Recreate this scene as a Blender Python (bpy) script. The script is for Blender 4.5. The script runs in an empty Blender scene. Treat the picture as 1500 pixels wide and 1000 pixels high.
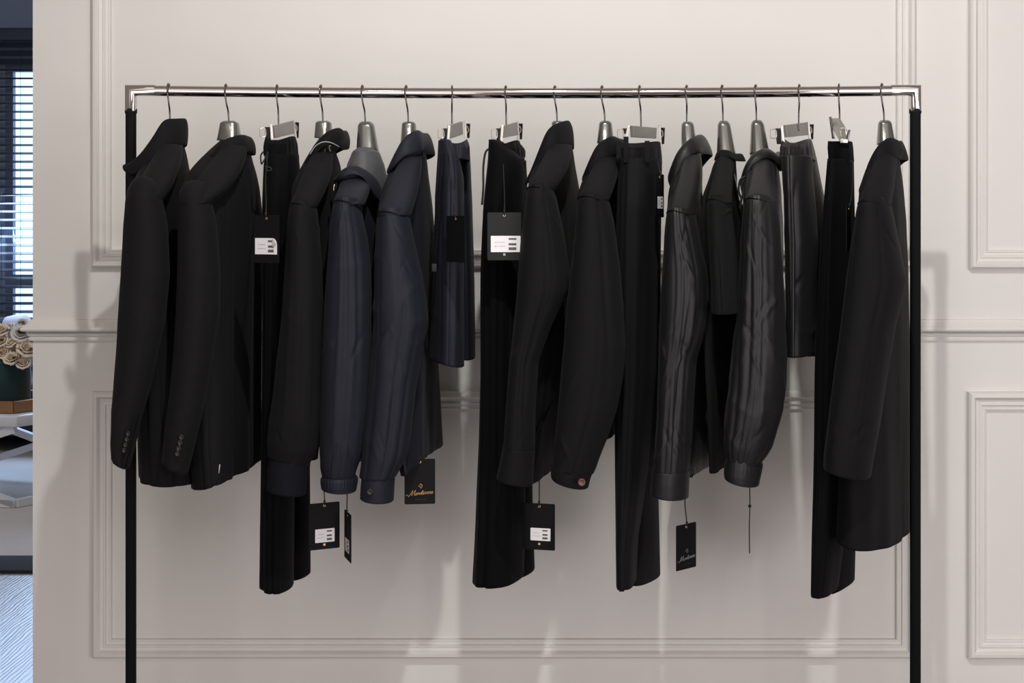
import bpy, bmesh, math, random
from mathutils import Vector, noise, Matrix
random.seed(7)
F = 2083.333; HC = 1.317; PI = math.pi
C = bpy.context.scene.collection
sc = bpy.context.scene

def at(px, py, Y):
    return Vector(((px-750)*Y/F, Y, HC-(py-330)*Y/F))

# ------------------------------------------------------------------ materials
def mat(name, col, rough=0.6, metal=0.0, sheen=0.0, spec=0.5, bump=None, var=0.0, emit=None, coat=0.0):
    m = bpy.data.materials.new(name); m.use_nodes = True
    nt = m.node_tree; b = nt.nodes['Principled BSDF']
    b.inputs['Base Color'].default_value = (*col, 1)
    b.inputs['Roughness'].default_value = rough
    b.inputs['Metallic'].default_value = metal
    b.inputs['Specular IOR Level'].default_value = spec
    if sheen:
        b.inputs['Sheen Weight'].default_value = sheen
        b.inputs['Sheen Roughness'].default_value = 0.45
    if coat: b.inputs['Coat Weight'].default_value = coat
    if emit:
        b.inputs['Emission Color'].default_value = (*emit[0], 1)
        b.inputs['Emission Strength'].default_value = emit[1]
    tc = nt.nodes.new('ShaderNodeTexCoord')
    if var:
        n = nt.nodes.new('ShaderNodeTexNoise'); n.inputs['Scale'].default_value = 6
        n.inputs['Detail'].default_value = 5
        nt.links.new(tc.outputs['Object'], n.inputs['Vector'])
        r = nt.nodes.new('ShaderNodeMix'); r.data_type = 'RGBA'
        r.inputs[6].default_value = (*[c*(1-var) for c in col], 1)
        r.inputs[7].default_value = (*[min(1, c*(1+var)) for c in col], 1)
        nt.links.new(n.outputs['Fac'], r.inputs[0]); nt.links.new(r.outputs[2], b.inputs['Base Color'])
    if bump:
        scale, strength, stretch = bump
        mp = nt.nodes.new('ShaderNodeMapping'); mp.inputs['Scale'].default_value = stretch
        n = nt.nodes.new('ShaderNodeTexNoise'); n.inputs['Scale'].default_value = scale
        n.inputs['Detail'].default_value = 3
        bp = nt.nodes.new('ShaderNodeBump'); bp.inputs['Strength'].default_value = strength
        bp.inputs['Distance'].default_value = 0.002
        nt.links.new(tc.outputs['Object'], mp.inputs['Vector']); nt.links.new(mp.outputs[0], n.inputs['Vector'])
        nt.links.new(n.outputs['Fac'], bp.inputs['Height']); nt.links.new(bp.outputs[0], b.inputs['Normal'])
    return m

M = dict(
 wall=mat('painted wall', (.715,.71,.68), .55, var=.03, bump=(60,.05,(1,1,1))),
 wool=mat('black wool', (.0078,.0078,.0086), .8, sheen=.02, spec=.12, bump=(500,.25,(1,1,1))),
 black=mat('black cloth', (.0064,.0065,.0076), .75, sheen=.02, spec=.12, bump=(420,.2,(1,1,1))),
 deep=mat('deep black cloth', (.0026,.0026,.0034), .8, sheen=.02, spec=.08, bump=(420,.2,(1,1,1))),
 jersey=mat('black jersey knit', (.0060,.0068,.0070), .8, sheen=.02, spec=.12, bump=(300,.5,(1,1,6))),
 navy=mat('navy cloth', (.0080,.0098,.0185), .65, sheen=.02, spec=.3, bump=(420,.15,(1,1,1))),
 rib=mat('navy black rib knit', (.0036,.0042,.0075), .85, spec=.2, bump=(260,.6,(2,2,.1))),
 nylon=mat('charcoal nylon', (.0060,.0063,.0072), .5, sheen=.02, spec=.4, bump=(300,.12,(1,1,1))),
 lining=mat('grey mesh lining', (.075,.078,.085), .55, sheen=.1, spec=.4, bump=(500,.3,(1,1,1))),
 seam=mat('seam thread shadow', (.003,.003,.004), .9, spec=.1),
 piping=mat('silver piping', (.45,.45,.48), .35),
 chrome=mat('chrome', (.66,.63,.61), .07, 1.0),
 steel=mat('brushed clip steel', (.62,.6,.56), .3, 1.0),
 pale=mat('pale nickel lever', (.75,.72,.67), .35, .6),
 hook=mat('dark hook steel', (.16,.145,.14), .25, 1.0),
 pewter=mat('pewter plastic', (.2,.2,.185), .22, .75, var=.35, coat=.3),
 plate=mat('pewter plate', (.30,.295,.27), .4, .6, var=.3, bump=(90,.3,(1,1,5))),
 sleevefab=mat('black elastic cover', (.010,.010,.012), .8, spec=.12, bump=(500,.5,(1,1,.3))),
 card=mat('black card', (.006,.006,.007), .6, spec=.15),
 cardgrey=mat('charcoal card', (.018,.020,.020), .6, spec=.2),
 paper=mat('white sticker', (.86,.86,.88), .4),
 ink=mat('grey ink', (.12,.11,.11), .6),
 ink2=mat('faint ink', (.42,.42,.44), .6),
 silverp=mat('curled foil', (.5,.47,.46), .3, .3),
 gold=mat('gold foil', (.75,.45,.18), .35, .6, emit=((.6,.33,.12), .05)),  # faint glow put into the foil to brighten the lettering
 goldpin=mat('gold pin', (.85,.6,.3), .3, 1.0),
 silverink=mat('silver ink', (.22,.22,.24), .4, .4),
 copper=mat('copper button', (.16,.075,.06), .45, .5),
 horn=mat('horn button', (.022,.018,.016), .45, spec=.4),
 cord=mat('black cord', (.006,.006,.007), .7),
 white=mat('white lacquer', (.72,.74,.78), .3),
 wood=mat('tray wood', (.30,.15,.07), .45, var=.4, bump=(20,.3,(1,12,12))),
 velvet=mat('teal velvet', (.004,.035,.038), .8, sheen=.6, bump=(60,.6,(1,1,.15))),
 rose=mat('cream rose petals', (.85,.72,.56), .6, var=.15),
 rose2=mat('pale rose petals', (.78,.72,.66), .6, var=.1),
 leaf=mat('rose leaf', (.03,.09,.035), .5, var=.3),
 rug=mat('cream rug', (.6,.57,.54), .95, var=.1, bump=(90,.5,(1,1,1))),
 rugedge=mat('dark rug border', (.03,.03,.035), .95, bump=(90,.5,(1,1,1))),
 blind=mat('blind slat', (.045,.055,.08), .5),
 frame=mat('window frame', (.16,.21,.30), .5),
 bluewall=mat('blue grey wall', (.30,.37,.48), .7),
 glass=mat('daylit pane', (.8,.88,1), .3, emit=((.50,.72,1.0), 1.7)),
 sofa=mat('midnight sofa', (.012,.014,.02), .85, sheen=.3),
 cushion=mat('lavender white cushion', (.66,.68,.78), .8, var=.06),
 book=mat('grey book cover', (.36,.38,.43), .4, var=.3),
 page=mat('book pages', (.75,.74,.7), .8),
)
# wooden floor
def floor_mat():
    m = bpy.data.materials.new('oak floor'); m.use_nodes = True; nt = m.node_tree; b = nt.nodes['Principled BSDF']
    tc = nt.nodes.new('ShaderNodeTexCoord')
    mp = nt.nodes.new('ShaderNodeMapping'); mp.inputs['Scale'].default_value = (6,1.0,1)
    w = nt.nodes.new('ShaderNodeTexWave'); w.bands_direction = 'X'; w.inputs['Scale'].default_value = 4
    w.inputs['Distortion'].default_value = 9; w.inputs['Detail'].default_value = 3
    cr = nt.nodes.new('ShaderNodeValToRGB')
    cr.color_ramp.elements[0].color = (.25,.235,.23,1); cr.color_ramp.elements[1].color = (.36,.345,.34,1)
    br = nt.nodes.new('ShaderNodeTexBrick'); br.inputs['Color1'].default_value=(1,1,1,1); br.inputs['Color2'].default_value=(.88,.88,.88,1)
    br.inputs['Mortar'].default_value=(.35,.35,.35,1); br.inputs['Scale'].default_value=1; br.inputs['Mortar Size'].default_value=.002
    br.inputs['Brick Width'].default_value=1.4; br.inputs['Row Height'].default_value=.16
    mp2 = nt.nodes.new('ShaderNodeMapping'); mp2.inputs['Rotation'].default_value=(0,0,PI/2)
    mx = nt.nodes.new('ShaderNodeMix'); mx.data_type='RGBA'; mx.blend_type='MULTIPLY'; mx.inputs[0].default_value=1
    L = nt.links.new
    L(tc.outputs['Object'], mp.inputs[0]); L(mp.outputs[0], w.inputs[0]); L(w.outputs['Fac'], cr.inputs[0])
    L(tc.outputs['Object'], mp2.inputs[0]); L(mp2.outputs[0], br.inputs[0])
    L(cr.outputs[0], mx.inputs[6]); L(br.outputs[0], mx.inputs[7]); L(mx.outputs[2], b.inputs['Base Color'])
    bp = nt.nodes.new('ShaderNodeBump'); bp.inputs['Strength'].default_value=.25; bp.inputs['Distance'].default_value=.002
    L(w.outputs['Fac'], bp.inputs['Height']); L(bp.outputs[0], b.inputs['Normal'])
    b.inputs['Roughness'].default_value=.35
    return m
M['floor'] = floor_mat()

# ------------------------------------------------------------------ object helpers
def obj(name, bm, m, parent=None, smooth=True):
    me = bpy.data.meshes.new(name)
    bmesh.ops.recalc_face_normals(bm, faces=bm.faces)
    bm.to_mesh(me); bm.free()
    if smooth:
        for p in me.polygons: p.use_smooth = True
    me.materials.append(M[m] if isinstance(m, str) else m)
    o = bpy.data.objects.new(name, me); C.objects.link(o)
    if parent:
        o.parent = parent
        o.matrix_parent_inverse = Matrix.Translation(parent.location).inverted()
    return o

def thing(name, label, cat, loc=(0,0,0), group=None):
    o = bpy.data.objects.new(name, None); C.objects.link(o); o.location = loc
    o.empty_display_size = .05
    o['label'] = label; o['category'] = cat
    if group: o['group'] = group
    return o

def tagit(o, label, cat, group=None):
    o['label'] = label; o['category'] = cat
    if group: o['group'] = group
    return o

def struct(name, bm, m, smooth=False):
    o = obj(name, bm, m, None, smooth); o['kind'] = 'structure'; return o

def box(bm, x0, x1, y0, y1, z0, z1, bev=0):
    vs = [bm.verts.new((x, y, z)) for x in (x0,x1) for y in (y0,y1) for z in (z0,z1)]
    idx = [(0,1,3,2),(4,6,7,5),(0,4,5,1),(2,3,7,6),(0,2,6,4),(1,5,7,3)]
    fs = [bm.faces.new([vs[i] for i in f]) for f in idx]
    if bev:
        es = list({e for f in fs for e in f.edges})
        bmesh.ops.bevel(bm, geom=es, offset=bev, segments=2, affect='EDGES', profile=.5)

def wire(bm, pts, r, n=8, closed=False, cap=True, r_end=None):
    pts = [Vector(p) for p in pts]; N = len(pts); rings = []; up = None
    for i, p in enumerate(pts):
        a = pts[(i-1) % N] if (closed or i > 0) else p
        b = pts[(i+1) % N] if (closed or i < N-1) else p
        t = (b-a).normalized()
        if up is None:
            up = t.cross(Vector((0,0,1)))
            if up.length < .1: up = t.cross(Vector((0,1,0)))
            up.normalize()
        up = (up - t*up.dot(t)).normalized(); side = t.cross(up)
        rr = r if r_end is None else r+(r_end-r)*i/(N-1)
        rings.append([bm.verts.new(p+up*math.cos(2*PI*j/n)*rr+side*math.sin(2*PI*j/n)*rr) for j in range(n)])
    for i in range(N if closed else N-1):
        A, B = rings[i], rings[(i+1) % N]
        for j in range(n): bm.faces.new((A[j], A[(j+1)%n], B[(j+1)%n], B[j]))
    if cap and not closed:
        bm.faces.new(rings[0]); bm.faces.new(rings[-1][::-1])

def smooth_pts(pts, sub=6):
    pts = [Vector(p) for p in pts]; out = []
    for i in range(len(pts)-1):
        p0 = pts[max(i-1,0)]; p1 = pts[i]; p2 = pts[i+1]; p3 = pts[min(i+2,len(pts)-1)]
        for j in range(sub):
            t = j/sub
            out.append(.5*((2*p1)+(p2-p0)*t+(2*p0-5*p1+4*p2-p3)*t*t+(3*p1-p0-3*p2+p3)*t**3))
    out.append(pts[-1]); return out

def slab(bm, corners, thick, nrm=None, bev=0):
    """a flat plate from ordered corner points and a thickness"""
    c = [Vector(p) for p in corners]
    n = nrm if nrm else (c[1]-c[0]).cross(c[2]-c[0]).normalized()
    A = [bm.verts.new(p+n*thick/2) for p in c]; B = [bm.verts.new(p-n*thick/2) for p in c]
    fs = [bm.faces.new(A), bm.faces.new(B[::-1])]
    for i in range(len(c)):
        j = (i+1) % len(c); fs.append(bm.faces.new((A[i], B[i], B[j], A[j])))
    if bev:
        bmesh.ops.bevel(bm, geom=list({e for f in fs for e in f.edges}), offset=bev, segments=2, affect='EDGES', profile=.5)

# ------------------------------------------------------------------ the cloth lofter
def interp(rows, n, sm=3):
    rows = [tuple(r) for r in rows]; y0 = rows[0][0]; y1 = rows[-1][0]; out = []
    for i in range(n):
        y = y0+(y1-y0)*i/(n-1)
        for k in range(len(rows)-1):
            if rows[k][0] <= y <= rows[k+1][0] or k == len(rows)-2:
                f = (y-rows[k][0])/max(1e-6, rows[k+1][0]-rows[k][0]); break
        out.append([y]+[rows[k][c]+(rows[k+1][c]-rows[k][c])*f for c in range(1, len(rows[0]))])
    for _ in range(sm):
        new = [r[:] for r in out]
        for i in range(1, n-1):
            for c in range(1, len(out[0])):
                new[i][c] = (out[i-1][c]+2*out[i][c]+out[i+1][c])/4
        out = new
    return out

def cloth(rows, Yc, k, seed=0, amp=.004, fx=22, fz=2.2, crease=.0, tilt=0, ntheta=104, nrow=130,
          grooves=(), top_tilt=0, expo=2.0, dome=0, gather=None, sm=4, closed_top=True, dx=0, diag=0, sag=0, topwave=0, hem=True, wr=None):
    """rows: (y, left, right, half_depth); a limp cloth tube that hangs with vertical folds"""
    rows = [tuple(r) if len(r) > 4 else tuple(r)+(Yc,) for r in rows]
    R = interp(rows, nrow, sm); bm = bmesh.new(); rings = []
    ytop, ybot = rows[0][0], rows[-1][0]
    W_ = []
    if wr:
        rw = random.Random(int(seed*10)+3); nv, nd, A0 = wr
        for _ in range(nv):   # long soft hanging folds
            W_.append((rw.uniform(-.8,.8), rw.uniform(.15,1), rw.uniform(-.25,.25), rw.uniform(.04,.10), rw.uniform(.2,.5), rw.choice((-1,-1,1))*A0*rw.uniform(.7,1.5)))
        for _ in range(nd):   # short slanting creases
            W_.append((rw.uniform(-.7,.7), rw.choice((rw.uniform(.03,.25), rw.uniform(.4,.7), rw.uniform(.8,.97))), rw.choice((-1,1))*rw.uniform(3,8), rw.uniform(.05,.09), rw.uniform(.02,.06), rw.choice((-1,1))*A0*rw.uniform(.6,1.3)))
    for i, (y, xl, xr, a, Yc) in enumerate(R):
        t = i/(nrow-1)
        cx = (xl+xr)/2; Xc = (cx-750)*Yc/F; W = max(.002, (xr-xl)/2*Yc/F); s = Xc/Yc
        hw = math.sqrt(max((W*.35)**2, W*W-((k-s)*a)**2))
        Yr = Yc-a*.4; z = HC-(y-330)*Yr/F
        ring = []
        for j in range(ntheta):
            th = 2*PI*j/ntheta; c, s_ = math.cos(th), math.sin(th)
            e = 2/expo; cc = math.copysign(abs(c)**e, c); ss = math.copysign(abs(s_)**e, s_)
            X = Xc+hw*cc+k*a*ss+dx; Y = Yc+a*ss
            zz = z
            zz -= tilt*(Yc/F)*cc*t**3
            zz -= top_tilt*(Yc/F)*cc*(1-t)**4
            if dome: zz += dome*(Yc/F)*max(0,-ss)*(1-t)**3
            if sag: zz -= sag*(Yc/F)*(1-cc*cc)*(1-t)**2
            q = Vector((X*fx+seed*3.7, Y*fx*.6, z*fz+seed))
            n1 = noise.noise(q); n2 = noise.noise(q*2.3+Vector((5,5,seed)))
            env = min(1, t*5)*(.45+.55*t)
            d = amp*env*(n1*1.4+n2*.5)
            if crease:
                q2 = Vector(((X+diag*z)*16+seed, Y*8, (z-diag*X)*9))
                rdg = 1-abs(noise.noise(q2))*2.6
                if rdg > 0: d += crease*min(1, t*4)*rdg**2*(.5+.5*noise.noise(q2*.35+Vector((9,1,3))))
            for g in grooves:      # (position across the front -1..1, depth, width, from t, to t)
                if s_ < .2:
                    tt = t
                    m = max(0, min(1, (tt-g[3])*8))*max(0, min(1, (g[4]-tt)*8+.2))
                    pos = g[0]+(g[5] if len(g) > 5 else 0)*t
                    d -= g[1]*m*math.exp(-((cc-pos)/g[2])**2)
            if W_ and s_ < .3:
                for c0, t0, sl, w_, l_, A_ in W_:
                    dt = t-t0
                    if abs(dt) < l_*2.2:
                        e1 = (cc-c0-sl*dt)/w_
                        if abs(e1) < 3: d += A_*math.exp(-e1*e1-(dt/l_)**2)
            if gather:
                gy0, gy1, gn, ga = gather
                if gy0 <= y <= gy1: d += ga*(.6*math.cos(th*gn+seed)+.4*math.cos(th*gn*1.37+1.1+y*.12))*max(0,math.sin(PI*(y-gy0)/(gy1-gy0)))**.6
            L_ = math.sqrt((c/hw)**2+(s_/a)**2)+1e-9
            nx, ny = (c/hw)/L_, (s_/a)/L_
            ring.append(bm.verts.new((X+nx*d, Y+ny*d*.6, zz+topwave*(1-t)**8*noise.noise(Vector((th*2,seed,0))))))
        rings.append(ring)
    # turned hem
    last = rings[-1]; cen = sum((v.co for v in last), Vector())/ntheta
    for sc_, up in (((.95,-.0015),(.86,.004),(.80,.03)) if hem else ((.93,-.001),(.85,-.002))):
        rings.append([bm.verts.new((cen.x+(v.co.x-cen.x)*sc_, cen.y+(v.co.y-cen.y)*sc_, v.co.z+up)) for v in last])
    for i in range(len(rings)-1):
        A, B = rings[i], rings[i+1]
        for j in range(ntheta): bm.faces.new((A[j], A[(j+1)%ntheta], B[(j+1)%ntheta], B[j]))
    if closed_top:
        cen = sum((v.co for v in rings[0]), Vector())/ntheta
        c = bm.verts.new(cen+Vector((0,0,.002)))
        for j in range(ntheta): bm.faces.new((rings[0][(j+1)%ntheta], rings[0][j], c))
    else:
        f0 = rings[0]; cen = sum((v.co for v in f0), Vector())/ntheta
        inn = [bm.verts.new((cen.x+(v.co.x-cen.x)*.85, cen.y+(v.co.y-cen.y)*.95, v.co.z-.025)) for v in f0]
        for j in range(ntheta): bm.faces.new((f0[(j+1)%ntheta], f0[j], inn[j], inn[(j+1)%ntheta]))
        c = bm.verts.new(cen-Vector((0,0,.03)))
        for j in range(ntheta): bm.faces.new((inn[(j+1)%ntheta], inn[j], c))
    return bm

def seam_ring(rows, Yc, k, y, arc=9, off=.0012, r=.0009, th0=PI*1.02, th1=PI*1.98, dip=1):
    """a stitched seam running around the near side of a sleeve"""
    R = interp(rows, 100, 4); row = min(R, key=lambda q: abs(q[0]-y)); _, xl, xr, a = row
    cx = (xl+xr)/2; Xc = (cx-750)*Yc/F; W = (xr-xl)/2*Yc/F; s = Xc/Yc
    hw = math.sqrt(max((W*.35)**2, W*W-((k-s)*a)**2)); z = HC-(y-330)*(Yc-a*.4)/F
    pts = []
    for i in range(33):
        th = th0+(th1-th0)*i/32; c, s_ = math.cos(th), math.sin(th)
        pts.append((Xc+(hw+off)*c+k*a*s_, Yc+(a+off)*s_-.0012, z+(arc*Yc/F)*(abs(s_)-.7)-(dip*5*Yc/F)*c))
    bm = bmesh.new(); wire(bm, pts, r, 6); return bm

def collar(st, k, Yc=3.0, far=True, thick=.0028, inner=.03, bulge=.006):
    """st: stations from the front tip to the nape: (fold px, fold py, edge px, edge py, Y)"""
    near = [(at(a, b, Y), at(c, d, Y-.012 if Y < Yc-.005 else Y)) for a, b, c, d, Y in st]
    pairs = near[:]
    if far:
        mir = [(Vector((p.x+2*k*(Yc-p.y), 2*Yc-p.y, p.z)), Vector((q.x+2*k*(Yc-q.y), 2*Yc-q.y, q.z))) for p, q in near[:-1]]
        pairs += mir[::-1]
    cen = sum((p for p, q in pairs), Vector())/len(pairs)
    A = smooth_pts([p for p, q in pairs], 4); B = smooth_pts([q for p, q in pairs], 4)
    bm = bmesh.new(); cols = []
    for p, q in zip(A, B):
        inw = Vector((cen.x-p.x, cen.y-p.y, 0)); inw = inw.normalized() if inw.length > 1e-4 else Vector()
        mid = (p+q)/2-inw*bulge
        prof = [p+inw*.008-Vector((0,0,inner)), p+inw*.006-Vector((0,0,.004)), p+inw*.001+Vector((0,0,.001)), p*.8+q*.2-inw*bulge*.7, mid, p*.2+q*.8-inw*bulge*.6, q]
        cols.append([bm.verts.new(v) for v in prof])
    for i in range(len(cols)-1):
        for j in range(6): bm.faces.new((cols[i][j], cols[i+1][j], cols[i+1][j+1], cols[i][j+1]))
    return bm

def add_collar(st, k, m, parent, **kw):
    o = obj('collar', collar(st, k, **kw), m, parent)
    md = o.modifiers.new('s', 'SOLIDIFY'); md.thickness = .0028; md.offset = 0
    md = o.modifiers.new('u', 'SUBSURF'); md.levels = 1; md.render_levels = 1
    return o

# ------------------------------------------------------------------ setting
WY = 3.45
wl = at(48, 0, WY).x
bm = bmesh.new(); box(bm, wl, 2.6, WY, WY+.16, 0, 3.0); struct('wall_back', bm, 'wall')

def frame_mould(name, px0, py0, px1, py1):
    """a mitred picture-rail rectangle"""
    p0 = at(px0, py0, WY); p1 = at(px1, py1, WY); x0, z1 = p0.x, p0.z; x1, z0 = p1.x, p1.z
    prof = [(0,0),(.0015,.015),(.006,.020),(.013,.021),(.016,.017),(.019,.012),(.026,.0095),(.028,.0125),(.032,.0125),(.0335,.009),(.040,.0075),(.0415,.0095),(.0445,.0085),(.046,0)]
    bm = bmesh.new(); loops = []
    for u, v in prof:
        loops.append([bm.verts.new(p) for p in ((x0+u, WY-v, z0+u), (x1-u, WY-v, z0+u), (x1-u, WY-v, z1-u), (x0+u, WY-v, z1-u))])
    for i in range(len(loops)-1):
        for j in range(4): bm.faces.new((loops[i][j], loops[i][(j+1)%4], loops[i+1][(j+1)%4], loops[i+1][j]))
    o = struct(name, bm, 'wall')
    return o
frame_mould('trim_1', 136, -260, 1340, 392)
frame_mould('trim_2', 137, 572, 1339, 962)
frame_mould('trim_3', 1418, -260, 2200, 394)
frame_mould('trim_4', 1416, 573, 2200, 963)
# chair rail wraps round the wall end
prof = [(0,0),(.018,.002),(.020,.008),(.017,.014),(.010,.017),(.008,.020),(.011,.023),(.011,.028),(.006,.031),(.004,.036),(0,.050)]
zt = at(0, 499, WY).z
prof = [(0,0),(.007,.0005),(.0085,.006),(.0055,.009),(.0045,.0115),(.010,.013),(.0115,.018),(.006,.0205),(.012,.022),(.022,.025),(.0235,.029),(.021,.033),(.014,.039),(.008,.046),(.006,.051),(0,.053)]
bm = bmesh.new(); cols = []
for v, h in prof:
    cols.append([bm.verts.new((wl-v, WY+.16+v, zt+h)), bm.verts.new((wl-v, WY-v, zt+h)), bm.verts.new((2.6, WY-v, zt+h))])
for i in range(len(cols)-1):
    for j in range(2): bm.faces.new((cols[i][j], cols[i][j+1], cols[i+1][j+1], cols[i+1][j]))
struct('trim_5', bm, 'wall')
bm = bmesh.new(); box(bm, -4.6, 2.8, -1.5, 9.6, -.05, 0); struct('floor', bm, 'floor')
bm = bmesh.new(); box(bm, wl-.002, 2.6, WY-.018, WY, 0, .12, .004); struct('baseboard_back', bm, 'wall')

# far room through the opening
FY = 9.2
def fz(py): return at(0, py, FY).z
bm = bmesh.new()
gx0 = at(10, 0, FY).x; gx1 = at(140, 0, FY).x; gz0 = fz(478); gz1 = fz(92)
box(bm, -4.6, gx0-.0, FY, FY+.15, 0, 2.95)
box(bm, gx1, 2.6, FY, FY+.15, 0, 2.95)
box(bm, gx0, gx1, FY, FY+.15, gz1, 2.95)
box(bm, gx0, gx1, FY, FY+.15, 0, gz0)
struct('wall_far', bm, 'bluewall')
bm = bmesh.new()
box(bm, gx0, gx0+.05, FY-.03, FY+.06, gz0, gz1); box(bm, gx1-.05, gx1, FY-.03, FY+.06, gz0, gz1)
box(bm, gx0+.05, gx1-.05, FY-.028, FY+.058, gz1-.06, gz1); box(bm, gx0+.05, gx1-.05, FY-.028, FY+.058, gz0, gz0+.05)
box(bm, gx0+.05, gx1-.05, FY-.028, FY+.058, fz(422), fz(402))
w = struct('window_1', bm, 'frame')
bm = bmesh.new(); box(bm, gx0+.05, gx1-.05, FY+.02, FY+.03, gz0+.05, gz1-.06); obj('pane', bm, 'glass', w, False)
bm = bmesh.new(); box(bm, -4.6, 2.6, WY+.16, FY, 2.95, 3.0); struct('ceiling', bm, 'bluewall')
# venetian blind
b = thing('venetian_blind', 'dark horizontal slatted blind covering the daylit far window', 'blind', (at(20,0,FY).x, FY-.12, fz(450)))
bx0 = at(-60,0,FY-.12).x; bx1 = at(150,0,FY-.12).x
bm = bmesh.new(); box(bm, bx0, bx1, FY-.16, FY-.08, at(0,60,FY-.12).z, at(0,42,FY-.12).z, .003); obj('head_rail', bm, 'blind', b)
ys = 66.0; nsl = 0
while ys < 462:
    p = at(0, ys, FY-.12); bm = bmesh.new()
    c = Vector(((bx0+bx1)/2, FY-.12, p.z)); w2 = (bx1-bx0)/2
    ang = .30 if ys > 100 else .9
    dy, dz = .024*math.cos(ang), .024*math.sin(ang)
    slab(bm, [(bx0, c.y-dy, c.z-dz), (bx1, c.y-dy, c.z-dz), (bx1, c.y+dy, c.z+dz), (bx0, c.y+dy, c.z+dz)], .003)
    obj('slat', bm, 'blind', b, False); ys += 12.2; nsl += 1
bm = bmesh.new()
for px in (2, 30, 70):
    wire(bm, [at(px, 60, FY-.12-.03), at(px, 462, FY-.12-.03)], .0015, 5)
obj('ladder_cord', bm, 'blind', b)

# rug
bm = bmesh.new(); box(bm, -4.3, -1.45, 5.62, 8.6, .0, .012, .003)
rg = thing('rug', 'cream area rug with a dark border under the white table', 'rug', (-3,7,0))
obj('pile', bm, 'rug', rg)
for y0, y1 in ((5.38,5.62),(8.6,8.8)):
    bm = bmesh.new(); box(bm, -4.5, -1.25, y0, y1, .0, .014, .003); obj('border', bm, 'rugedge', rg)

# sofa
sf = thing('sofa', 'dark sofa in front of the blind beyond the coffee table', 'sofa', (-3.1,8.55,0))
def pillow(cx, cy, cz, w, h, d, seed=0):
    bm = bmesh.new(); bmesh.ops.create_uvsphere(bm, u_segments=32, v_segments=18, radius=1)
    for v in bm.verts:
        x, y, z = v.co
        f = lambda q: math.copysign(abs(q)**.55, q)
        v.co = Vector((cx+f(x)*w/2, cy+y*d/2*(1-.3*abs(f(x)*f(z))), cz+f(z)*h/2+.01*noise.noise(Vector((x*2,y,seed)))))
    return bm
bm = bmesh.new(); box(bm, -4.1, -1.9, 8.1, 9.0, .12, .42, .05); obj('seat', bm, 'sofa', sf)
bm = bmesh.new(); box(bm, -4.1, -1.9, 8.75, 9.0, .3, .74, .06); obj('backrest', bm, 'sofa', sf)
for x in (-4.0,-2.0):
    bm = bmesh.new(); wire(bm, [(x,8.2,0.012),(x,8.2,.14)], .025, 10); obj('leg', bm, 'sofa', sf)
pc = at(24, 478, 8.6)
tagit(obj('cushion', pillow(pc.x, 8.62, pc.z-.10, .20, .34, .14), 'cushion'), 'pale lavender cushion leaning on the dark sofa behind the roses', 'cushion')

# coffee table with tray, book, flower box
TY = 6.55
tc = at(24, 618, TY); ztop = tc.z
tb = thing('coffee_table', 'white lacquered coffee table with crossed legs on the cream rug', 'table', (tc.x-.4, TY+.3, 0.012))
dirA = Vector((-1, .12, 0)).normalized(); dirB = Vector((.62, 1, 0)).normalized()
c0 = Vector((tc.x, TY, ztop)); LA, LB = 1.1, .85
bm = bmesh.new(); slab(bm, [c0, c0+dirA*LA, c0+dirA*LA+dirB*LB, c0+dirB*LB], .05, Vector((0,0,1)), .006)
obj('table_top', bm, 'white', tb)
def bar(bm, p, q, t=.03):
    p = Vector(p); q = Vector(q); d = (q-p).normalized(); s = d.cross(Vector((0,0,1))).normalized()*t/2; u = s.cross(d).normalized()*t/2
    vs = [bm.verts.new(o_+a_*s+b_*u) for o_ in (p, q) for a_, b_ in ((-1,-1),(1,-1),(1,1),(-1,1))]
    bm.faces.new(vs[:4][::-1]); bm.faces.new(vs[4:])
    for i in range(4): bm.faces.new((vs[i], vs[(i+1)%4], vs[4+(i+1)%4], vs[4+i]))
g = Vector((c0.x, c0.y, 0.03))
inA, inB = dirA*.03, dirB*.03
for off in (inA+inB, inA+dirB*(LB-.03)):
    P = Vector((c0.x, c0.y, 0))+off; Q = P+dirA*(LA-.06)
    bm = bmesh.new(); bar(bm, P+Vector((0,0,.03)), Q+Vector((0,0,ztop-.035)), .035); obj('leg', bm, 'white', tb, False)
    bm = bmesh.new(); bar(bm, P+Vector((0,0,ztop-.035)), Q+Vector((0,0,.03)), .035); obj('leg', bm, 'white', tb, False)
for off in (inA, dirA*(LA-.03)):
    P = Vector((c0.x, c0.y, .032))+off+inB; bm = bmesh.new(); bar(bm, P, P+dirB*(LB-.06), .035); obj('foot_rail', bm, 'white', tb, False)
bm = bmesh.new(); P = Vector((c0.x, c0.y, .032))+inA+inB; bar(bm, P, P+dirA*(LA-.06), .035); obj('foot_rail', bm, 'white', tb, False)
# tray
tr = thing('serving_tray', 'brown wooden tray with raised rim on the white table', 'tray', (tc.x-.2, TY+.25, ztop+.025))
t0 = c0+dirA*.10+dirB*.10+Vector((0,0,.026)); la, lb = .7, .5
bm = bmesh.new(); slab(bm, [t0+Vector((0,0,.006)), t0+dirA*la+Vector((0,0,.006)), t0+dirA*la+dirB*lb+Vector((0,0,.006)), t0+dirB*lb+Vector((0,0,.006))], .010, Vector((0,0,1)))
obj('tray_base', bm, 'wood', tr, False)
for p, q in ((t0, t0+dirA*la), (t0+dirB*lb, t0+dirA*la+dirB*lb), (t0, t0+dirB*lb), (t0+dirA*la, t0+dirA*la+dirB*lb)):
    bm = bmesh.new(); u = Vector((0,0,.03)); bar(bm, p+u, q+u, .02)
    for v in bm.verts: v.co.z = u.z+p.z+(v.co.z-u.z-p.z)*2.6
    obj('rim', bm, 'wood', tr, False)
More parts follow.
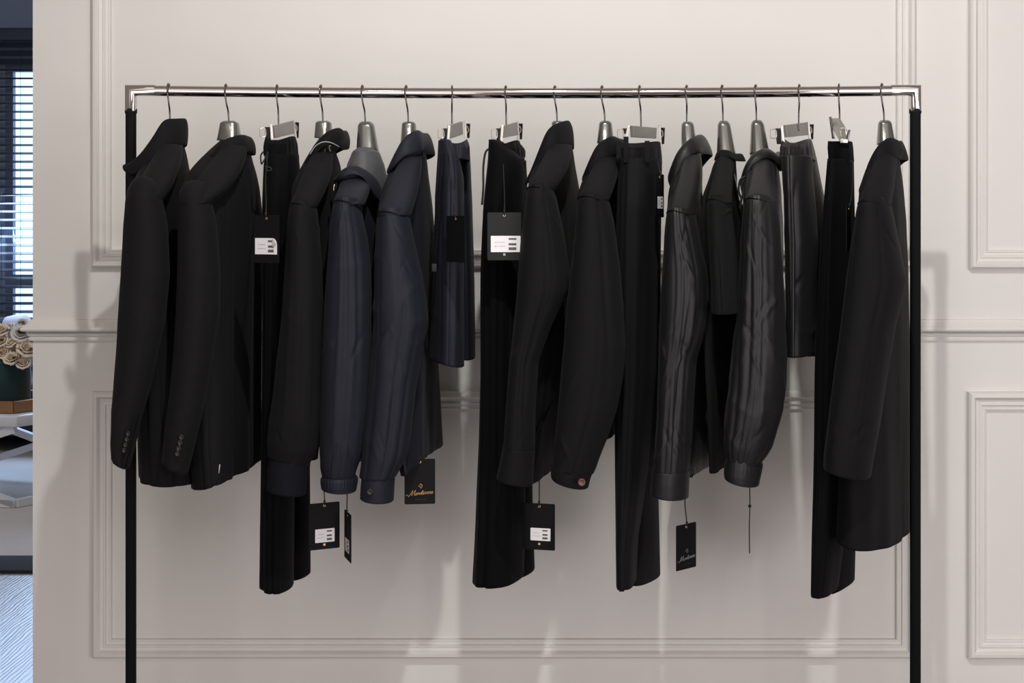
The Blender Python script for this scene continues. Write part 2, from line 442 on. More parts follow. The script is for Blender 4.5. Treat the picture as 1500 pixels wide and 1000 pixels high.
# book beside the tray on the table's right edge
bk = thing('book', 'grey covered book lying beside the tray on the white table', 'book', tuple(c0+dirB*.25+Vector((0,0,.03))))
p0 = c0+dirA*.075+dirB*.22+Vector((0,0,.038)); 
bm = bmesh.new(); slab(bm, [p0, p0-dirA*.062, p0-dirA*.062+dirB*.3, p0+dirB*.3], .02, Vector((0,0,1)), .001); obj('page_block', bm, 'page', bk, False)
bm = bmesh.new(); u = Vector((0,0,.013)); slab(bm, [p0+u+dirA*.003, p0+u-dirA*.066, p0+u-dirA*.066+dirB*.305, p0+u+dirA*.003+dirB*.305], .003, Vector((0,0,1)))
obj('cover', bm, 'book', bk, False)
# flower box
fc = at(6, 0, 6.95); zb = t0.z+.012; zft = at(0, 528, 6.95).z
fb = thing('flower_box', 'round teal velvet flower box standing on the wooden tray', 'flower box', (fc.x, 6.95, zb))
bm = bmesh.new(); pr = [(.0,0),(.118,0),(.124,.01),(.127,zft-zb-.004),(.124,zft-zb),(.117,zft-zb),(.115,zft-zb-.03),(0,zft-zb-.03)]
rr = []
for r, z in pr: rr.append([bm.verts.new((fc.x+max(r,.001)*math.cos(2*PI*j/40), 6.95+max(r,.001)*math.sin(2*PI*j/40), zb+z)) for j in range(40)])
for i in range(len(rr)-1):
    for j in range(40): bm.faces.new((rr[i][j], rr[i][(j+1)%40], rr[i+1][(j+1)%40], rr[i+1][j]))
obj('box_wall', bm, 'velvet', fb)
def rose(c, r, m, i, words):
    t = thing('rose', words, 'rose', tuple(c), 'cream roses in the teal flower box')
    rnd = random.Random(i); bm = bmesh.new()
    tilt = Matrix.Rotation(rnd.uniform(.5,1.1), 3, 'X') @ Matrix.Rotation(rnd.uniform(-.5,.5), 3, 'Y')
    for ring, (n, rad, h, op) in enumerate(((3,.22,.75,.05),(4,.42,.72,.18),(5,.68,.60,.38),(6,.95,.42,.7))):
        for p in range(n):
            a0 = 2*PI*p/n+ring*.7+rnd.random()*.3; wd = 2*PI/n*.72; gr = []
            for u in range(6):
                row = []
                for v in range(7):
                    th = a0+(v/6-.5)*2*wd; uu = u/5
                    rad_ = r*(rad*(.35+.65*math.sin(uu*PI/2))+op*uu**3*.25)
                    z = r*(-.5+(h+.5)*math.sin(uu*PI/2) - .5*abs(v/6-.5)**2*uu*2.0 - op*.45*uu**5)
                    co = Vector((rad_*math.cos(th), rad_*math.sin(th), z))
                    row.append(bm.verts.new(c+tilt@co))
                gr.append(row)
            for u in range(5):
                for v in range(6): bm.faces.new((gr[u][v], gr[u][v+1], gr[u+1][v+1], gr[u+1][v]))
    o = obj('blossom', bm, m, t)
    bm = bmesh.new(); wire(bm, [c+Vector((0,0,-.2*r)), Vector(((c.x+fc.x)/2, (c.y+6.95)/2, (c.z+zft)/2-.01)), Vector((fc.x, 6.95, zft-.02))], .003, 6); obj('stem', bm, 'leaf', t)
    for q in range(2):
        a = rnd.uniform(0, 2*PI); bm = bmesh.new(); d = Vector((math.cos(a), -abs(math.sin(a))*.6, .5)).normalized(); s = d.cross(Vector((0,0,1))).normalized()
        L_ = r*1.25; base = c+d*r*.5-Vector((0,0,.3*r)); prev = None
        for u in range(7):
            f = u/6; wv = math.sin(PI*min(1, f*.95+.03))*L_*.28
            p = base+d*L_*f+Vector((0,0,-.25*L_*f*f)); cur = (bm.verts.new(p-s*wv+Vector((0,0,.15*wv))), bm.verts.new(p), bm.verts.new(p+s*wv+Vector((0,0,.15*wv))))
            if prev:
                bm.faces.new((prev[0], prev[1], cur[1], cur[0])); bm.faces.new((prev[1], prev[2], cur[2], cur[1]))
            prev = cur
        obj('leaf', bm, 'leaf', t)
RS = [(-8,486,10,6.9,'rose2','pale rose cut off by the left frame edge'),
 (24,494,8,6.9,'rose2','pale rose between the open one and the centre of the bunch'),
 (24,515,8,6.88,'rose','cream rose filling the lower centre gap of the bunch'),
 (2,484,8,6.86,'rose','large warm cream rose at the left edge of the frame, level with the chair rail'),
 (14,480,6,6.9,'rose2','small white rose left of the top centre of the bunch'),
 (31,489,9.5,6.85,'rose2','open pale rose in the middle right of the bunch'),
 (33,473,5,6.95,'rose2','small white bud at the very top of the bunch'),
 (17,502,6.5,6.84,'rose','small cream rose in the centre of the bunch'),
 (39,512,10,6.83,'rose','biggest cream rose at the right of the bunch, beside the wall end'),
 (2,500,7,6.84,'rose','pale cream rose at the left frame edge, under the topmost left one'),
 (6,517,7,6.83,'rose','peach cream rose low at the left of the bunch'),
 (17,525,8,6.81,'rose','cream rose at the bottom centre of the bunch, above the teal box'),
 (34,532,7,6.81,'rose','lowest cream rose, hanging over the box rim at right'),
 (46,503,6,6.92,'rose2','half hidden cream rose touching the chair rail end'),
 (-10,505,9,6.86,'rose2','white rose at the far left side of the box')]
for i, (px, py, r, Y, m, words) in enumerate(RS): rose(at(px, py, Y), r*1.4*Y/F, m, i, words)

# ------------------------------------------------------------------ clothes rack
RY = 3.0
rack = thing('clothes_rack', 'chrome clothes rail with black fabric covered posts before the panelled wall', 'clothes rack', (0, RY, 0))
def railz(px):
    f = (px-766)/580; return at(0, 132.3, RY).z-.0058*(1-f*f)
pts = [Vector((at(px,0,RY).x, RY, railz(px))) for px in range(192, 1342, 25)]+[Vector((at(1341,0,RY).x, RY, railz(1341)))]
bm = bmesh.new(); wire(bm, pts, .0114, 28); obj('hanging_rail', bm, 'chrome', rack)
zr = at(0, 132.3, RY).z
for sx, px in ((1, 191.8), (-1, 1340.8)):
    x = at(px, 0, RY).x; h = .0118
    bm = bmesh.new()
    e = x+sx*.052; zb_ = at(0,160,RY).z-.004
    # mitred square elbow with chamfered edges
    rg_ = []; sp_ = lambda v: math.copysign(abs(v)**.72, v)*h
    for oy, on in [(sp_(math.cos(2*PI*q/32)), sp_(math.sin(2*PI*q/32))) for q in range(32)]:
        rg_.append([bm.verts.new(v) for v in ((e, RY+oy, zr+on), (x-sx*on, RY+oy, zr+on), (x-sx*on, RY+oy, zb_))])
    for q in range(32):
        A, B = rg_[q], rg_[(q+1)%32]
        for r_ in range(2): bm.faces.new((A[r_], A[r_+1], B[r_+1], B[r_]))
    bm.faces.new([r_[0] for r_ in rg_]); bm.faces.new([r_[2] for r_ in rg_])
    o_ = obj('corner_joint', bm, 'chrome', rack); md = o_.modifiers.new('e', 'EDGE_SPLIT'); md.split_angle = math.radians(40)
    bm = bmesh.new()
    rings = [[bm.verts.new((x+rr_*math.cos(2*PI*j/24), RY+rr_*math.sin(2*PI*j/24), z)) for j in range(24)] for rr_, z in ((.004,.0),(.0112,.0),(.0112,zb_-.006),(.0126,zb_-.004),(.0128,zb_+.001),(.0122,zb_+.005),(.009,zb_+.005))]
    for i in range(len(rings)-1):
        for j in range(24): bm.faces.new((rings[i][j], rings[i][(j+1)%24], rings[i+1][(j+1)%24], rings[i+1][j]))
    obj('post', bm, 'sleevefab', rack)
    bm = bmesh.new(); box(bm, x-.016, x+.016, RY-.24, RY+.24, 0, .022, .004); obj('foot_bar', bm, 'chrome', rack)

# ------------------------------------------------------------------ hangers
NECKS = {}
def hook_mesh(px0, px1, y1, k):
    bm = bmesh.new(); c = Vector((at(px0,0,RY).x, RY, railz(px0))); R = .0135
    d = Vector((k, 1, 0)).normalized()
    pts = []
    for i in range(15):
        a = math.radians(-35+ i*(245/14))   # from behind, over the top, to the front
        pts.append(c+d*math.cos(a)*R+Vector((0,0,math.sin(a)*R+.0018)))
    e = at(px1, y1, RY); m = at(px0+.2*(px1-px0), 152, RY-.010)
    pts += [m, at(px0+.8*(px1-px0), 163, RY-.002), e, e-Vector((0,0,.012))]
    pts = smooth_pts(pts, 3)
    wire(bm, pts, .0018, 8); return bm

def coat_hanger(px0, px1, ytop, ybot, w0, w1, k, words, shift=0, slump=0):
    e = at(px1, ytop, RY)
    t = thing('coat_hanger', words, 'hanger', (at(px0,0,RY).x, RY, railz(px0)), None)
    obj('hook', hook_mesh(px0, px1, ytop, k), 'hook', t)
    bm = bmesh.new(); rings = []
    N = 22
    for i in range(N):
        f = i/(N-1); y = ytop+(ybot-ytop)*f; w = (w0+(w1-w0)*f**1.1)/2*RY/F
        if i < 4: w *= (.62,.84,.95,1)[i]
        cx = at(px1+1+shift*f, y, RY); a = .016+.012*f**1.4
        if i < 4: a *= (.5,.8,.95,1)[i]
        ring = []
        for j in range(28):
            th = 2*PI*j/28; cc = math.copysign(abs(math.cos(th))**.75, math.cos(th)); ss = math.copysign(abs(math.sin(th))**.75, math.sin(th))
            ring.append(bm.verts.new((cx.x+w*cc+k*a*ss*.3, RY+a*ss, cx.z)))
        rings.append(ring)
    for i in range(N-1):
        for j in range(28): bm.faces.new((rings[i][j], rings[i][(j+1)%28], rings[i+1][(j+1)%28], rings[i+1][j]))
    bm.faces.new(rings[0]); bm.faces.new(rings[-1][::-1]); obj('neck', bm, 'pewter', t)
    base = at(px1+1+shift, ybot+8, RY)
    for s in (-1, 1):
        bm = bmesh.new()
        wire(bm, smooth_pts([base+Vector((0,0,.01)), base+Vector((s*k*.05, s*.05, -.032)), base+Vector((s*k*.10, s*.10, -.075)), base+Vector((s*k*.14, s*.14, -.115))], 4), .010, 12, r_end=.007)
        obj('arm', bm, 'pewter', t)
    return t

def clip_hanger(px0, px1, k, words, plate, near, farc, loop_left=True):
    """plate: four px corners (tl,tr,br,bl); near/farc: lever lines (x0,y0,x1,y1)"""
    t = thing('clip_hanger', words, 'hanger', (at(px0,0,RY).x, RY, railz(px0)))
    (ax,ay),(bx,by),(cx,cy),(dx_,dy_) = plate
    obj('hook', hook_mesh(px0, px1, (ay+by)/2+2, k), 'hook', t)
    Yn, Yf = RY-.055, RY+.055
    bm = bmesh.new(); slab(bm, [at(ax,ay,Yn), at(bx,by,Yf), at(cx,cy,Yf), at(dx_,dy_,Yn)], .008, None, .0008); obj('bar', bm, 'plate', t, False)
    for (x0,y0,x1,y1), Y, sgn in ((near, Yn-.012, -1), (farc, Yf+.012, 1)):
        p, q = at(x0,y0,Y), at(x1,y1,Y)
        cl = bmesh.new(); d = (q-p).normalized(); wv = Vector((.0028,0,0))
        slab(cl, [p-wv*.9, p+wv*.9, q+wv, q-wv], .004, Vector((0,1,0)), .0008)
        c_ = obj('clip', cl, 'pale', t, False)
        # dark jaw on the other side
        jx = -9 if sgn < 0 else 7
        bm = bmesh.new(); a0 = at(x0+jx*.6, y0+4, Y+.012); a1 = at(x0+jx*.5+ (x1-x0)*.2, y1-8, Y+.012)
        w2 = Vector((.0055,0,0)); slab(bm, [a0-w2, a0+w2, a1+w2*.8, a1-w2*.8], .006, Vector((0,1,0)), .001); obj('clip_jaw', bm, 'cord', c_)
        # wire spring loop
        bm = bmesh.new(); lx = x0+(-16 if sgn < 0 else 6); ly = y0+6
        if sgn > 0 and not loop_left: lx = x0+4
        q_ = [at(lx,ly,Y), at(lx+7,ly,Y+.003), at(lx+8,ly+11,Y+.003), at(lx+1,ly+12,Y), at(lx,ly+6,Y)]
        if sgn < 0: wire(bm, smooth_pts(q_+[q_[0]], 4), .0011, 6)
        else: wire(bm, smooth_pts([at(x0,y0+7,Y), at(x0+4,y0+9,Y), at(x0+5,y0+15,Y), at(x0+1,y0+20,Y)], 4), .0011, 6)
        bm2 = bm
        obj('spring', bm2, 'steel', c_)
    return t

# ------------------------------------------------------------------ garments
def button(px, py, Y, r, m, parent, tilt=0):
    bm = bmesh.new(); c = at(px, py, Y)
    pr = [(.02,.002),(.55,.002),(.7,.0032),(.9,.003),(1,.0015),(.95,0)]
    rings = [[bm.verts.new(c+Vector((a*r*math.cos(2*PI*j/20)*(1-tilt), -h, a*r*math.sin(2*PI*j/20)))) for j in range(20)] for a, h in pr]
    for i in range(len(rings)-1):
        for j in range(20): bm.faces.new((rings[i][j], rings[i][(j+1)%20], rings[i+1][(j+1)%20], rings[i+1][j]))
    bm.faces.new(rings[0][::-1])
    o = obj('button', bm, m, parent)
    return o

def upper(name, words, cat, hookpx, body, sleeve, cuff=None, m='black', cuffm=None, k=None, seed=1, bodyopt=None, sleeveopt=None, cuffopt=None, seam=None, YS=2.785, yoke=None, far_px=22, set_in=False):
    s = (hookpx-750)/F; k = s+.2 if k is None else k
    t = thing(name, words, cat, tuple(at(hookpx, 230, RY)))
    bo = dict(amp=.0065, fx=18, fz=1.4, seed=seed, wr=(5,3,.004)); bo.update(bodyopt or {})
    so = dict(amp=.0034, fx=22, fz=2.4, seed=seed+.5, crease=.0022, wr={'wool':(2,2,.0015),'black':(4,6,.0028),'navy':(6,8,.003),'nylon':(9,14,.0036),'jersey':(3,3,.002)}[m]); so.update(sleeveopt or {})
    obj('body', cloth(body, RY+.01, k, **bo), m, t)
    ks = k*.6+s*.4
    if yoke:
        ys = seam if seam is not None else yoke[3]
        row = min(interp(sleeve, 100, 4), key=lambda q: abs(q[0]-ys))
        yt, yl, yr = yoke[:3]; ex = .5 if not set_in else -2
        yk = []
        for i in range(9):
            f = i/8; g_ = 1-(1-f)**1.5
            yk.append((yt+(ys+3-yt)*f, yl+(row[1]-ex-yl)*f, yr+(row[2]+ex+1-yr)*(f**2.1), .05+(row[3]+.0012-.05)*g_, 2.96+(YS-2.96)*(.55*f+.45*g_)))
        obj('shoulder', cloth(yk, YS, ks, amp=.0016, fx=18, fz=6, seed=seed+7, crease=.001, nrow=40, sm=1, expo=2.2, hem=False), m, t)
        if not set_in:
            rest = [r for r in sleeve if r[0] > ys+2]; top = (row[1], row[2], row[3])
            sleeve = [(ys-3, top[0]+2, top[1]-2, top[2]*.95), (ys+2, top[0], top[1], top[2])]+rest
    obj('sleeve', cloth(sleeve, YS, ks, **so), m, t)
    # the sleeve on the wall side
    YF = 2*RY-YS; shift = 0
    fs = list(sleeve)
    fs = [(330+(y-330)*YS/YF, a1+far_px, b1+far_px-4, c1*.8) for y, a1, b1, c1 in fs]
    so2 = dict(so); so2['seed'] = seed+4; so2['dx'] = shift; so2['nrow'] = 50; so2['ntheta'] = 48; so2['grooves'] = (); so2['wr'] = None
    obj('sleeve', cloth(fs, YF, k, **so2), m, t)
    if seam is not None: obj('shoulder_seam', seam_ring(sleeve, YS, ks, seam+1.5, off=.0018), 'seam', t)
    if cuff:
        co = dict(amp=.0012, fx=20, fz=2, seed=seed+2, nrow=24, sm=1); co.update(cuffopt or {})
        obj('cuff', cloth(cuff, YS, k*.6+s*.4, **co), cuffm or m, t)
        fc_ = [(330+(y-330)*YS/YF, xl+far_px, xr+far_px-4, a) for y, xl, xr, a in cuff]
        co2 = dict(co); co2['dx'] = shift; obj('cuff', cloth(fc_, YF, k, **co2), cuffm or m, t)
    return t, k

# 1 blazer with turned-up collar
g, k = upper('blazer', 'black wool blazer with turned-up collar, leftmost garment beside the post', 'blazer', 249,
 [(213,232,270,.04),(225,222,274,.07),(245,205,278,.12),(265,197,283,.17),(300,194,287,.2),(400,196,300,.2),(550,200,312,.2),(650,203,316,.2),(699,205,318,.19)],
 [(262,198,222,.02),(270,189,233,.04),(290,184,238,.055),(330,181,246,.058),(400,177,250,.06),(480,172,240,.058),(560,167,222,.055),(610,163,208,.052),(660,161,196,.05),(678,162,190,.048)],
 yoke=(212,236,268,292), set_in=True, m='wool', seed=1, bodyopt=dict(tilt=3, amp=.007, grooves=((.25,.006,.08,.1,1),(.0,.005,.1,.5,1))), sleeveopt=dict(tilt=9, crease=.001, amp=.002, dome=4))
add_collar([(181,241,182,250,2.955),(190,238,192,256,2.935),(206,224,207,250,2.925),(224,200,226,232,2.925),(240,176,242,216,2.935),(258,173,258,212,2.96),(273,173,272,214,3.0)], k, 'wool', g, bulge=.003)
bm = bmesh.new(); wire(bm, smooth_pts([at(203,607,2.735), at(195,640,2.73), at(184,684,2.725)],5), .0012, 6); obj('cuff_vent', bm, 'seam', g)
for x, y in ((188,635),(186,643),(184,651),(182,659)): button(x, y, 2.728, .0052, 'horn', g, .3)
# 2 blazer
g, k = upper('blazer', 'black wool blazer with notched collar and back vent, second from the left', 'blazer', 335,
 [(206,322,362,.04),(218,308,367,.07),(236,290,371,.11),(254,276,377,.155),(275,268,382,.19),(310,268,386,.2),(400,270,387,.2),(500,272,386,.2),(600,276,385,.2),(655,280,385,.2),(700,286,384,.19)],
 [(268,272,300,.02),(276,264,305,.04),(290,261,310,.052),(330,260,318,.058),(400,259,323,.06),(460,257,322,.058),(540,252,310,.055),(600,246,299,.052),(650,240,286,.05),(685,237,276,.048)],
 yoke=(214,326,362,296), set_in=True, m='wool', seed=2, bodyopt=dict(tilt=-12, amp=.0055, fx=34, grooves=((.25,.009,.05,.62,1.2,-.1),(.55,.005,.07,0,1.2),(.75,.006,.06,0,1.2))), sleeveopt=dict(tilt=9, crease=.001, amp=.002, dome=4))
add_collar([(303,232,300,246,2.94),(312,221,311,238,2.925),(325,207,327,228,2.92),(340,200,343,223,2.925),(355,197,358,223,2.95),(363,199,367,224,3.0)], k, 'wool', g)
for x, y in ((266,640),(264,648),(262,656),(260,664)): button(x, y, 2.728, .0056, 'horn', g, .2)
bm = bmesh.new(); wire(bm, [at(322,680,2.80), at(320.5,693,2.80)], .0011, 6); obj('basting_thread', bm, 'piping', g)
# 4 bomber jacket
g, k = upper('jacket', 'black zip jacket with silver piping under its stand collar and ribbed cuffs', 'jacket', 473,
 [(222,454,492,.04),(236,446,498,.08),(255,436,502,.13),(275,429,506,.17),(310,428,508,.195),(400,430,500,.2),(500,440,492,.2),(600,448,484,.19),(662,452,474,.17)],
 [(278,432,452,.02),(288,425,460,.04),(305,423,465,.052),(340,420,468,.058),(400,417,472,.062),(470,412,473,.064),(550,405,473,.064),(620,397,473,.062),(655,393,468,.056),(676,395,456,.046)],
 [(674,396,455,.046),(690,392,453,.046),(712,391,449,.046),(722,391,448,.045)],
 yoke=(224,458,488), m='black', cuffm='rib', seed=3, sleeveopt=dict(tilt=8, crease=.002, diag=.4, dome=5), cuffopt=dict(tilt=4, top_tilt=4, gather=(674,722,34,.0011)), seam=300)
add_collar([(452,232,448,250,2.945),(460,214,456,236,2.93),(472,199,468,220,2.925),(485,190,484,213,2.93),(497,187,497,215,2.96),(504,191,501,220,3.0)], k, 'black', g, bulge=.008)
bm = bmesh.new(); wire(bm, smooth_pts([at(454,226,2.912), at(462,214,2.905), at(473,208,2.90), at(485,209,2.905), at(497,215,2.935)],5), .0010, 6); obj('piping', bm, 'piping', g)
# 5 navy hooded jacket
g, k = upper('hooded_jacket', 'navy windbreaker with grey lined collar and elasticated cuffs', 'jacket', 535,
 [(246,508,556,.05),(256,499,560,.08),(270,493,563,.12),(290,490,566,.16),(320,489,570,.19),(400,488,572,.2),(500,486,568,.2),(600,484,560,.19),(680,482,545,.18)],
 [(262,498,524,.02),(270,492,532,.04),(285,490,534,.052),(310,486,530,.058),(350,482,540,.062),(400,479,545,.064),(500,475,546,.066),(600,472,541,.064),(660,471,534,.058),(692,473,524,.05),(700,474,521,.046)],
 [(699,473,521,.047),(703,470,523,.05),(712,470,522,.05),(719,471,521,.048)],
 yoke=(252,505,545), m='navy', seed=4, sleeveopt=dict(crease=.003, amp=.004, diag=.3, gather=(660,700,26,.001), dome=6, tilt=2), bodyopt=dict(amp=.008), cuffopt=dict(gather=(696,722,34,.0022), tilt=2), seam=296)
obj('hood_lining', cloth([(216,524,548,.03),(222,516,556,.045),(240,510,563,.06),(262,506,568,.075),(290,506,570,.08)], 2.99, k, seed=8, amp=.004, fx=40, crease=.002), 'lining', g)
add_collar([(492,262,490,268,2.90),(498,252,501,262,2.87),(508,245,517,256,2.865),(522,243,534,262,2.87),(538,250,548,285,2.89),(552,262,560,300,2.93),(562,280,564,312,3.0)], k, 'navy', g, bulge=.006)
bm = bmesh.new(); wire(bm, smooth_pts([at(490,270,2.86), at(489,275,2.86), at(489,280,2.86)],3), .002, 8); obj('zipper', bm, 'steel', g)
# 6 navy shirt jacket
g, k = upper('shirt_jacket', 'navy overshirt with pointed collar and buttoned cuff beside the navy shorts', 'jacket', 598,
 [(226,588,624,.04),(236,578,626,.07),(252,570,628,.11),(275,562,632,.15),(300,556,636,.18),(340,556,640,.2),(400,558,641,.2),(500,566,641,.2),(600,578,644,.2),(682,592,647,.19)],
 [(288,562,586,.02),(297,556,594,.04),(312,552,600,.052),(350,550,606,.058),(400,548,616,.062),(440,547,624,.064),(470,546,626,.064),(510,544,618,.062),(560,541,610,.06),(620,536,604,.058),(670,531,596,.055),(700,529,580,.05)],
 [(698,530,579,.05),(715,528,578,.05),(733,527,577,.048)],
 yoke=(228,588,618), far_px=14, m='navy', seed=5, sleeveopt=dict(crease=.004, diag=-.5, amp=.003, grooves=((.35,.006,.1,.25,1,-.1),), dome=6), bodyopt=dict(tilt=-8, grooves=((-.2,.008,.1,.2,1),)), cuffopt=dict(tilt=2), seam=312)
add_collar([(570,246,568,256,2.93),(577,228,576,246,2.91),(588,207,592,230,2.905),(600,195,607,225,2.915),(612,190,618,222,2.94),(620,194,620,226,3.0)], k, 'navy', g)
button(542, 720, 2.734, .0062, 'horn', g)
# 9 black jacket, stand collar
g, k = upper('jacket', 'black jacket with tall stand collar hanging right of the longest tagged trousers', 'jacket', 816,
 [(212,800,838,.04),(226,793,841,.07),(245,783,844,.12),(265,776,849,.16),(290,774,853,.19),(340,776,856,.2),(400,778,858,.2),(500,780,850,.2),(600,780,838,.19),(700,780,812,.17)],
 [(258,780,800,.02),(267,774,808,.04),(285,771,814,.052),(320,767,822,.058),(360,763,830,.062),(410,759,836,.064),(430,757,833,.064),(480,752,808,.06),(530,747,790,.056),(600,742,784,.052),(657,738,783,.050)],
 [(656,737,784,.051),(675,733,783,.051),(695,729,782,.050),(706,727,781,.049)],
 yoke=(212,805,838), m='black', seed=6, sleeveopt=dict(crease=.0015, amp=.0025, dome=5, tilt=3, grooves=((.1,.005,.12,.15,.9,.5),)), bodyopt=dict(amp=.006), cuffopt=dict(tilt=5, top_tilt=4), seam=276)
add_collar([(772,264,770,272,2.945),(780,244,783,258,2.93),(790,218,795,236,2.925),(802,191,808,218,2.925),(816,180,821,214,2.94),(834,176,836,214,3.0)], k, 'black', g, bulge=.005)
# 10 black overshirt with copper button
g, k = upper('shirt_jacket', 'black overshirt with a copper button on its cuff, left of the pleated trousers', 'jacket', 886,
 [(232,872,908,.04),(244,863,910,.08),(262,855,911,.13),(280,850,912,.17),(310,848,913,.195),(400,848,914,.2),(500,846,912,.2),(600,850,903,.19),(655,858,897,.17)],
 [(272,854,878,.02),(280,848,888,.04),(295,846,893,.052),(330,843,900,.058),(400,836,908,.064),(460,830,913,.066),(510,826,916,.066),(560,821,912,.064),(600,817,904,.062),(640,812,890,.058),(690,807,869,.052)],
 [(688,807,870,.052),(698,807,867,.052),(709,809,862,.050)],
 yoke=(228,876,908), far_px=0, m='black', seed=7, sleeveopt=dict(crease=.0018, diag=-.6, amp=.0025, dome=6, tilt=6), cuffopt=dict(tilt=7, top_tilt=6), seam=290)
add_collar([(856,256,854,268,2.935),(863,236,862,256,2.915),(873,215,877,238,2.91),(885,204,892,230,2.915),(898,199,905,228,2.94),(908,203,912,234,3.0)], k, 'black', g)
button(852, 706, 2.722, .0075, 'copper', g)
# 12 charcoal shirt jacket
g, k = upper('shirt_jacket', 'charcoal nylon shirt jacket with folded collar and squared cuff', 'jacket', 1006,
 [(226,1002,1027,.04),(240,996,1029,.07),(260,988,1030,.12),(285,982,1031,.16),(320,980,1034,.19),(400,984,1040,.2),(500,1000,1050,.2),(600,1008,1058,.2),(686,1010,1060,.18)],
 [(290,986,1003,.02),(300,979,1012,.04),(315,976,1018,.052),(350,973,1026,.058),(400,971,1037,.062),(440,969,1040,.064),(490,967,1033,.062),(530,966,1020,.058),(600,963,1015,.056),(660,959,1012,.054),(692,956,1010,.05)],
 [(690,955,1011,.052),(708,954,1010,.052),(728,953,1009,.050)],
 yoke=(224,1002,1027), m='nylon', seed=8, sleeveopt=dict(crease=.0035, diag=.3, amp=.0045, fx=30, dome=6, tilt=2, grooves=((-.25,.004,.07,.1,1),(.35,.005,.08,.3,1))), bodyopt=dict(amp=.009, crease=.003), cuffopt=dict(tilt=3), seam=311)
add_collar([(979,256,983,276,2.93),(985,238,990,262,2.915),(994,220,1001,240,2.91),(1006,207,1013,227,2.915),(1018,199,1025,223,2.94),(1029,197,1028,225,3.0)], k, 'nylon', g)
# 13 t-shirt
g, k = upper('t_shirt', 'black short sleeved t-shirt between the two charcoal nylon jackets', 't-shirt', 1059,
 [(230,1050,1078,.05),(245,1044,1079,.09),(265,1038,1080,.13),(285,1033,1082,.17),(320,1031,1086,.195),(400,1034,1088,.2),(500,1040,1090,.2),(600,1044,1092,.19),(680,1046,1092,.18)],
 [(280,1044,1062,.02),(287,1038,1069,.04),(300,1035,1072,.055),(350,1037,1079,.068),(400,1040,1084,.075),(440,1042,1087,.08),(458,1042,1088,.08)],
 yoke=(230,1052,1074), m='jersey', seed=9, sleeveopt=dict(crease=.001, amp=.003, dome=6, tilt=0, grooves=((-.1,.007,.2,.4,1.2),)), seam=294)
add_collar([(1051,222,1046,236,2.94),(1056,220,1053,230,2.925),(1064,220,1064,230,2.925),(1071,222,1073,232,2.94),(1076,226,1078,236,3.0)], k, 'jersey', g, inner=.01, bulge=.002)
# 14 charcoal windbreaker
g, k = upper('windbreaker', 'charcoal windbreaker with balloon sleeve, gathered cuff and hanging drawcord', 'jacket', 1108,
 [(226,1100,1136,.05),(240,1095,1140,.09),(258,1091,1143,.13),(280,1089,1146,.17),(320,1088,1148,.195),(400,1088,1149,.2),(500,1086,1146,.2),(600,1084,1140,.19),(672,1082,1118,.16)],
 [(272,1098,1124,.02),(281,1092,1132,.04),(296,1090,1138,.052),(330,1087,1142,.06),(400,1082,1147,.066),(460,1078,1150,.068),(520,1073,1152,.07),(570,1069,1150,.07),(620,1064,1140,.066),(655,1062,1126,.06),(676,1065,1114,.05)],
 [(672,1064,1115,.05),(684,1061,1118,.052),(696,1060,1116,.052),(707,1061,1113,.05)],
 yoke=(232,1106,1134), far_px=0, m='nylon', seed=10, sleeveopt=dict(crease=.004, diag=.25, amp=.0055, fx=32, dome=6, tilt=5, gather=(640,676,24,.0014), grooves=((-.2,.004,.08,.3,1),(.3,.004,.08,.1,.8))), cuffopt=dict(tilt=6, top_tilt=5, gather=(674,700,30,.0007)), seam=293)
add_collar([(1086,262,1088,282,2.93),(1090,246,1096,262,2.915),(1098,232,1106,242,2.91),(1110,221,1120,232,2.915),(1124,217,1134,236,2.94),(1136,224,1142,252,3.0)], k, 'nylon', g, bulge=.009)
for pts in ([(1090,262),(1086,272),(1088,285),(1084,297)], [(1092,258),(1084,264),(1082,280),(1086,292),(1083,305)]):
    bm = bmesh.new(); wire(bm, smooth_pts([at(x,y,2.88) for x,y in pts],5), .0022, 8); obj('drawcord', bm, 'cord', g)
bm = bmesh.new(); wire(bm, [at(1098,700,2.86), at(1098.5,740,2.86), at(1097.5,775,2.86), at(1098,810,2.86)], .0011, 6)
bmesh.ops.create_uvsphere(bm, u_segments=12, v_segments=8, radius=.0035, matrix=Matrix.Translation(at(1098.3,741,2.86))); obj('drawcord', bm, 'cord', g)
# 17 long black overshirt
g, k = upper('shirt_coat', 'long black overshirt with fold-down collar, rightmost garment by the post', 'coat', 1295,
 [(222,1284,1316,.04),(236,1276,1319,.08),(255,1267,1322,.13),(280,1260,1326,.17),(320,1258,1330,.195),(400,1256,1333,.2),(500,1250,1334,.2),(600,1242,1335,.2),(700,1230,1336,.2),(788,1227,1337,.19)],
 [(280,1266,1292,.02),(290,1258,1302,.04),(305,1255,1307,.055),(350,1248,1316,.06),(410,1240,1328,.066),(440,1237,1322,.066),(480,1232,1312,.066),(550,1222,1300,.066),(620,1213,1290,.066),(670,1207,1280,.064),(694,1206,1275,.062)],
 yoke=(224,1286,1314), far_px=6, m='black', seed=11, YS=2.80, sleeveopt=dict(crease=.001, amp=.0022, dome=7, tilt=8), bodyopt=dict(amp=.006, tilt=7, crease=.001), seam=297)
add_collar([(1260,276,1260,286,2.935),(1266,256,1268,272,2.92),(1276,230,1281,252,2.915),(1289,210,1296,234,2.915),(1304,201,1312,230,2.94),(1318,206,1317,234,3.0)], k, 'black', g)

